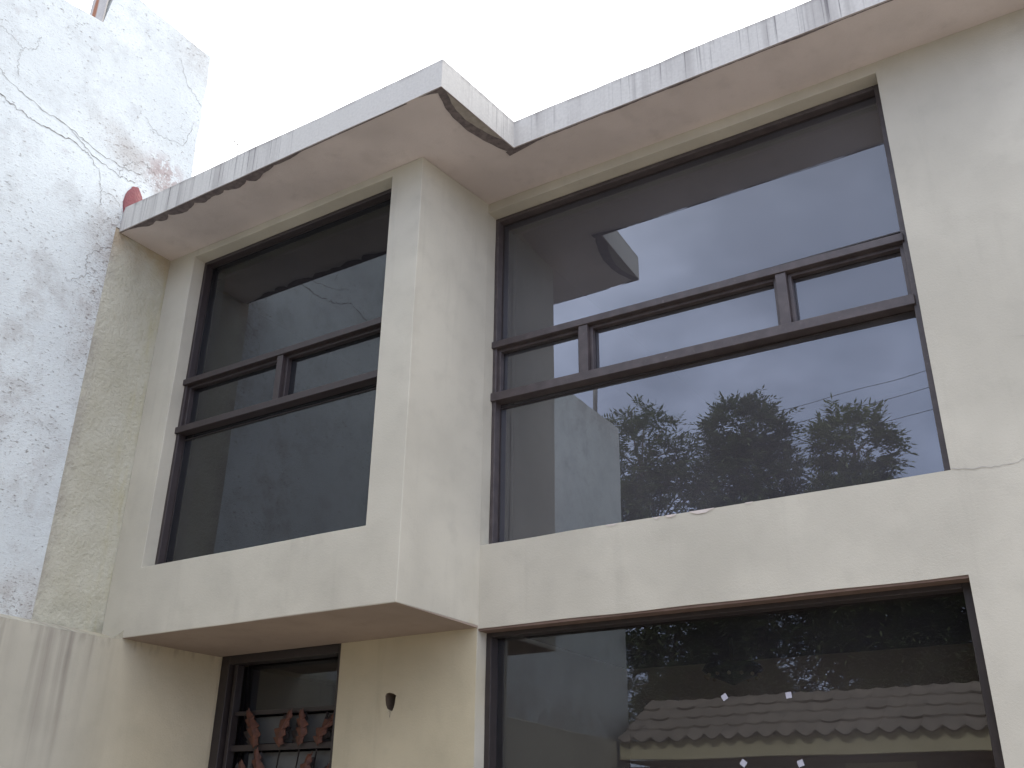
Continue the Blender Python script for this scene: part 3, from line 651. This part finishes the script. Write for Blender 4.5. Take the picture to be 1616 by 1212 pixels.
bm = bmesh.new()
for x in (.12, .42, .74): box(bm, x, x + .05, -6.368, -6.32, G0 + .05, 2.035)
box(bm, .12, .79, -6.318, -6.29, 1.97, 2.03); obj('frame', bm, pcream_m, gt)

def leaf_sprays(blobs, n_spray, seed, leaf_len=.38):
    rnd = np.random.default_rng(seed); V = []; 
    wts = np.array([b[3] * b[4] * b[5] for b in blobs]) ** (2 / 3); wts /= wts.sum()
    for _ in range(n_spray):
        b = blobs[rnd.choice(len(blobs), p=wts)]
        d = rnd.normal(size=3); d /= np.linalg.norm(d); r = rnd.uniform(.35, 1) ** .45
        c = np.array(b[:3]) + d * np.array(b[3:6]) * r
        up = d * .7 + np.array([0, 0, .75])
        nl = rnd.integers(4, 7)
        for k_ in range(nl):
            ax = up + rnd.normal(size=3) * .75; ax /= np.linalg.norm(ax); L = leaf_len * rnd.uniform(.6, 1.15)
            sd_ = np.cross(ax, [0, 0, 1.0]) + rnd.normal(size=3) * .15; sd_ /= np.linalg.norm(sd_)
            droop = rnd.uniform(.15, .6) * L
            for t in np.linspace(.25, 1, 6):
                base = c + ax * L * t - np.array([0, 0, droop * t * t])
                for s in ((-1, 1) if t < .99 else (0,)):
                    dr = ax * .55 + sd_ * s * .9 - np.array([0, 0, .28 * t]); dr /= np.linalg.norm(dr); ll = .098 * rnd.uniform(.8, 1.2) * (leaf_len / .33)
                    wv = np.cross(dr, [0, 0, 1.0]) + rnd.normal(size=3) * .35; wv = wv / np.linalg.norm(wv) * .015 * (leaf_len / .33)
                    m = base + dr * ll * .45
                    V.append((base, m + wv, base + dr * ll, m - wv))
    V = np.array(V).reshape(-1, 3); n = len(V) // 4
    return V, n
def tree(base, blobs, n, seed, label, mat, group='trees behind the porch'):
    t = thing('tree', label, 'tree', base, group)
    V, nq = leaf_sprays(blobs, n, seed)
    me = bpy.data.meshes.new('crown'); me.vertices.add(len(V)); me.vertices.foreach_set('co', (V - np.array(base)).ravel())
    me.loops.add(nq * 4); me.loops.foreach_set('vertex_index', np.arange(nq * 4)); me.polygons.add(nq)
    me.polygons.foreach_set('loop_start', np.arange(nq) * 4); me.polygons.foreach_set('loop_total', np.full(nq, 4)); me.update(); me.validate()
    me.materials.append(mat); o = bpy.data.objects.new('crown', me); C.objects.link(o); o.parent = t
    bm = bmesh.new(); b0 = Vector(base); top_ = Vector(blobs[0][:3]); fork = b0.lerp(top_, .45)
    tube(bm, [b0, b0.lerp(fork, .5) + Vector((.05, .03, 0)), fork], .12, 10, taper=.085)
    rnd = random.Random(seed)
    for b in blobs:
        c = Vector(b[:3]); tube(bm, [fork - Vector((0, 0, .1)), fork.lerp(c, .5) + Vector((rnd.uniform(-.1, .1), rnd.uniform(-.1, .1), .1)), c], .055, 7, taper=.025)
        for _ in range(9):
            d = Vector((rnd.gauss(0, 1), rnd.gauss(0, 1), rnd.gauss(.5, .8))).normalized(); e_ = c + Vector((d.x * b[3], d.y * b[4], d.z * b[5])) * .88
            tube(bm, [c - Vector((0, 0, .1)), c.lerp(e_, .5) + Vector((0, 0, .06)), e_], .018, 5, taper=.006)
    obj('trunk', bm, bark_m, t)
TY = -9.5
tree((-3.4, TY, G0), [(-3.5, TY, 6.9, .75, .7, .95), (-3.3, TY, 5.9, 1.0, .8, .9), (-3.0, TY - .2, 4.6, 1.2, .9, 1.2), (-3.0, TY - .2, 3.4, 1.3, .9, .9)], 850, 1, 'leafy tree rising beside the end of the white wall', leaf_ms[0])
tree((-1.7, TY, G0), [(-1.72, TY, 7.0, .62, .7, .64), (-1.7, TY, 6.2, .72, .8, .7), (-1.6, TY + .1, 4.9, 1.1, .9, 1.2), (-1.6, TY + .1, 3.6, 1.3, .9, 1.0)], 900, 2, 'bushiest leafy tree in the middle of the row behind the porch', leaf_ms[1])
tree((-.1, TY, G0), [(-.08, TY, 6.55, .46, .6, .58), (-.2, TY, 5.6, .55, .7, .6), (-.1, TY, 4.7, .85, .9, .9), (-.1, TY, 3.9, .9, .9, .7)], 700, 3, 'slimmer pale green leafy tree right of the bushiest one', leaf_ms[2])
tree((1.6, TY, G0), [(1.6, TY, 4.2, 1.2, .8, 1.2), (.9, TY, 3.9, .9, .8, .9)], 900, 4, 'low spreading leafy tree furthest right behind the porch', leaf_ms[1])
tree((3.6, TY, G0), [(3.5, TY, 4.0, 1.2, .8, 1.3)], 520, 5, 'low leafy tree beyond the right end of the porch', leaf_ms[0])
for bx, blobs_, n_, sd, lb in ((-2.2, [(-2.5, -8.7, 2.7, .8, .5, .8), (-1.6, -8.7, 2.7, .7, .5, .75)], 700, 21, 'dense dark shrub left of the bright gap above the porch roof'),
                             (1.6, [(.35, -8.7, 2.75, .75, .5, .8), (1.6, -8.7, 2.8, .9, .5, .8), (3.0, -8.7, 2.8, 1.0, .5, .8)], 1100, 22, 'dense dark shrub right of the bright gap above the porch roof')):
    base = (bx, -8.7, G0); t = thing('shrub', lb, 'shrub', base, 'shrubs behind the porch')
    V, nq = leaf_sprays(blobs_, n_, sd, .3)
    obj('foliage', ([tuple(p) for p in V], [(4 * i, 4 * i + 1, 4 * i + 2, 4 * i + 3) for i in range(nq)]), leaf_ms[1], t)
    bm = bmesh.new()
    for b in blobs_: tube(bm, [(bx, -8.7, G0), ((bx + b[0]) / 2, -8.7, 1.2), b[:3]], .05, 6, taper=.015)
    obj('stem', bm, bark_m, t)
# cables over the street
for i, (xa, za, xb, zb, lb) in enumerate(((.31, 9.52, -4, 8.55, 'highest black cable crossing the sky in the upper window'), (.43, 9.17, -4, 8.2, 'middle black cable crossing the sky in the upper window'), (.52, 8.72, -4, 7.72, 'lowest black cable crossing the sky in the upper window'))):
    bm = bmesh.new(); dx_ = (za - zb) / (xa - xb); pts = []
    for j in range(25):
        x = -16 + 30 * j / 24; pts.append((x, -14.0, za + (x - xa) * .079 + ((x + 1) / 15) ** 2 * .35))
    tube(bm, pts, .006, 5); tag(obj('overhead_cable', bm, cable_m, None, loc=(0, -14, za)), lb, 'cable', 'cables over the street')
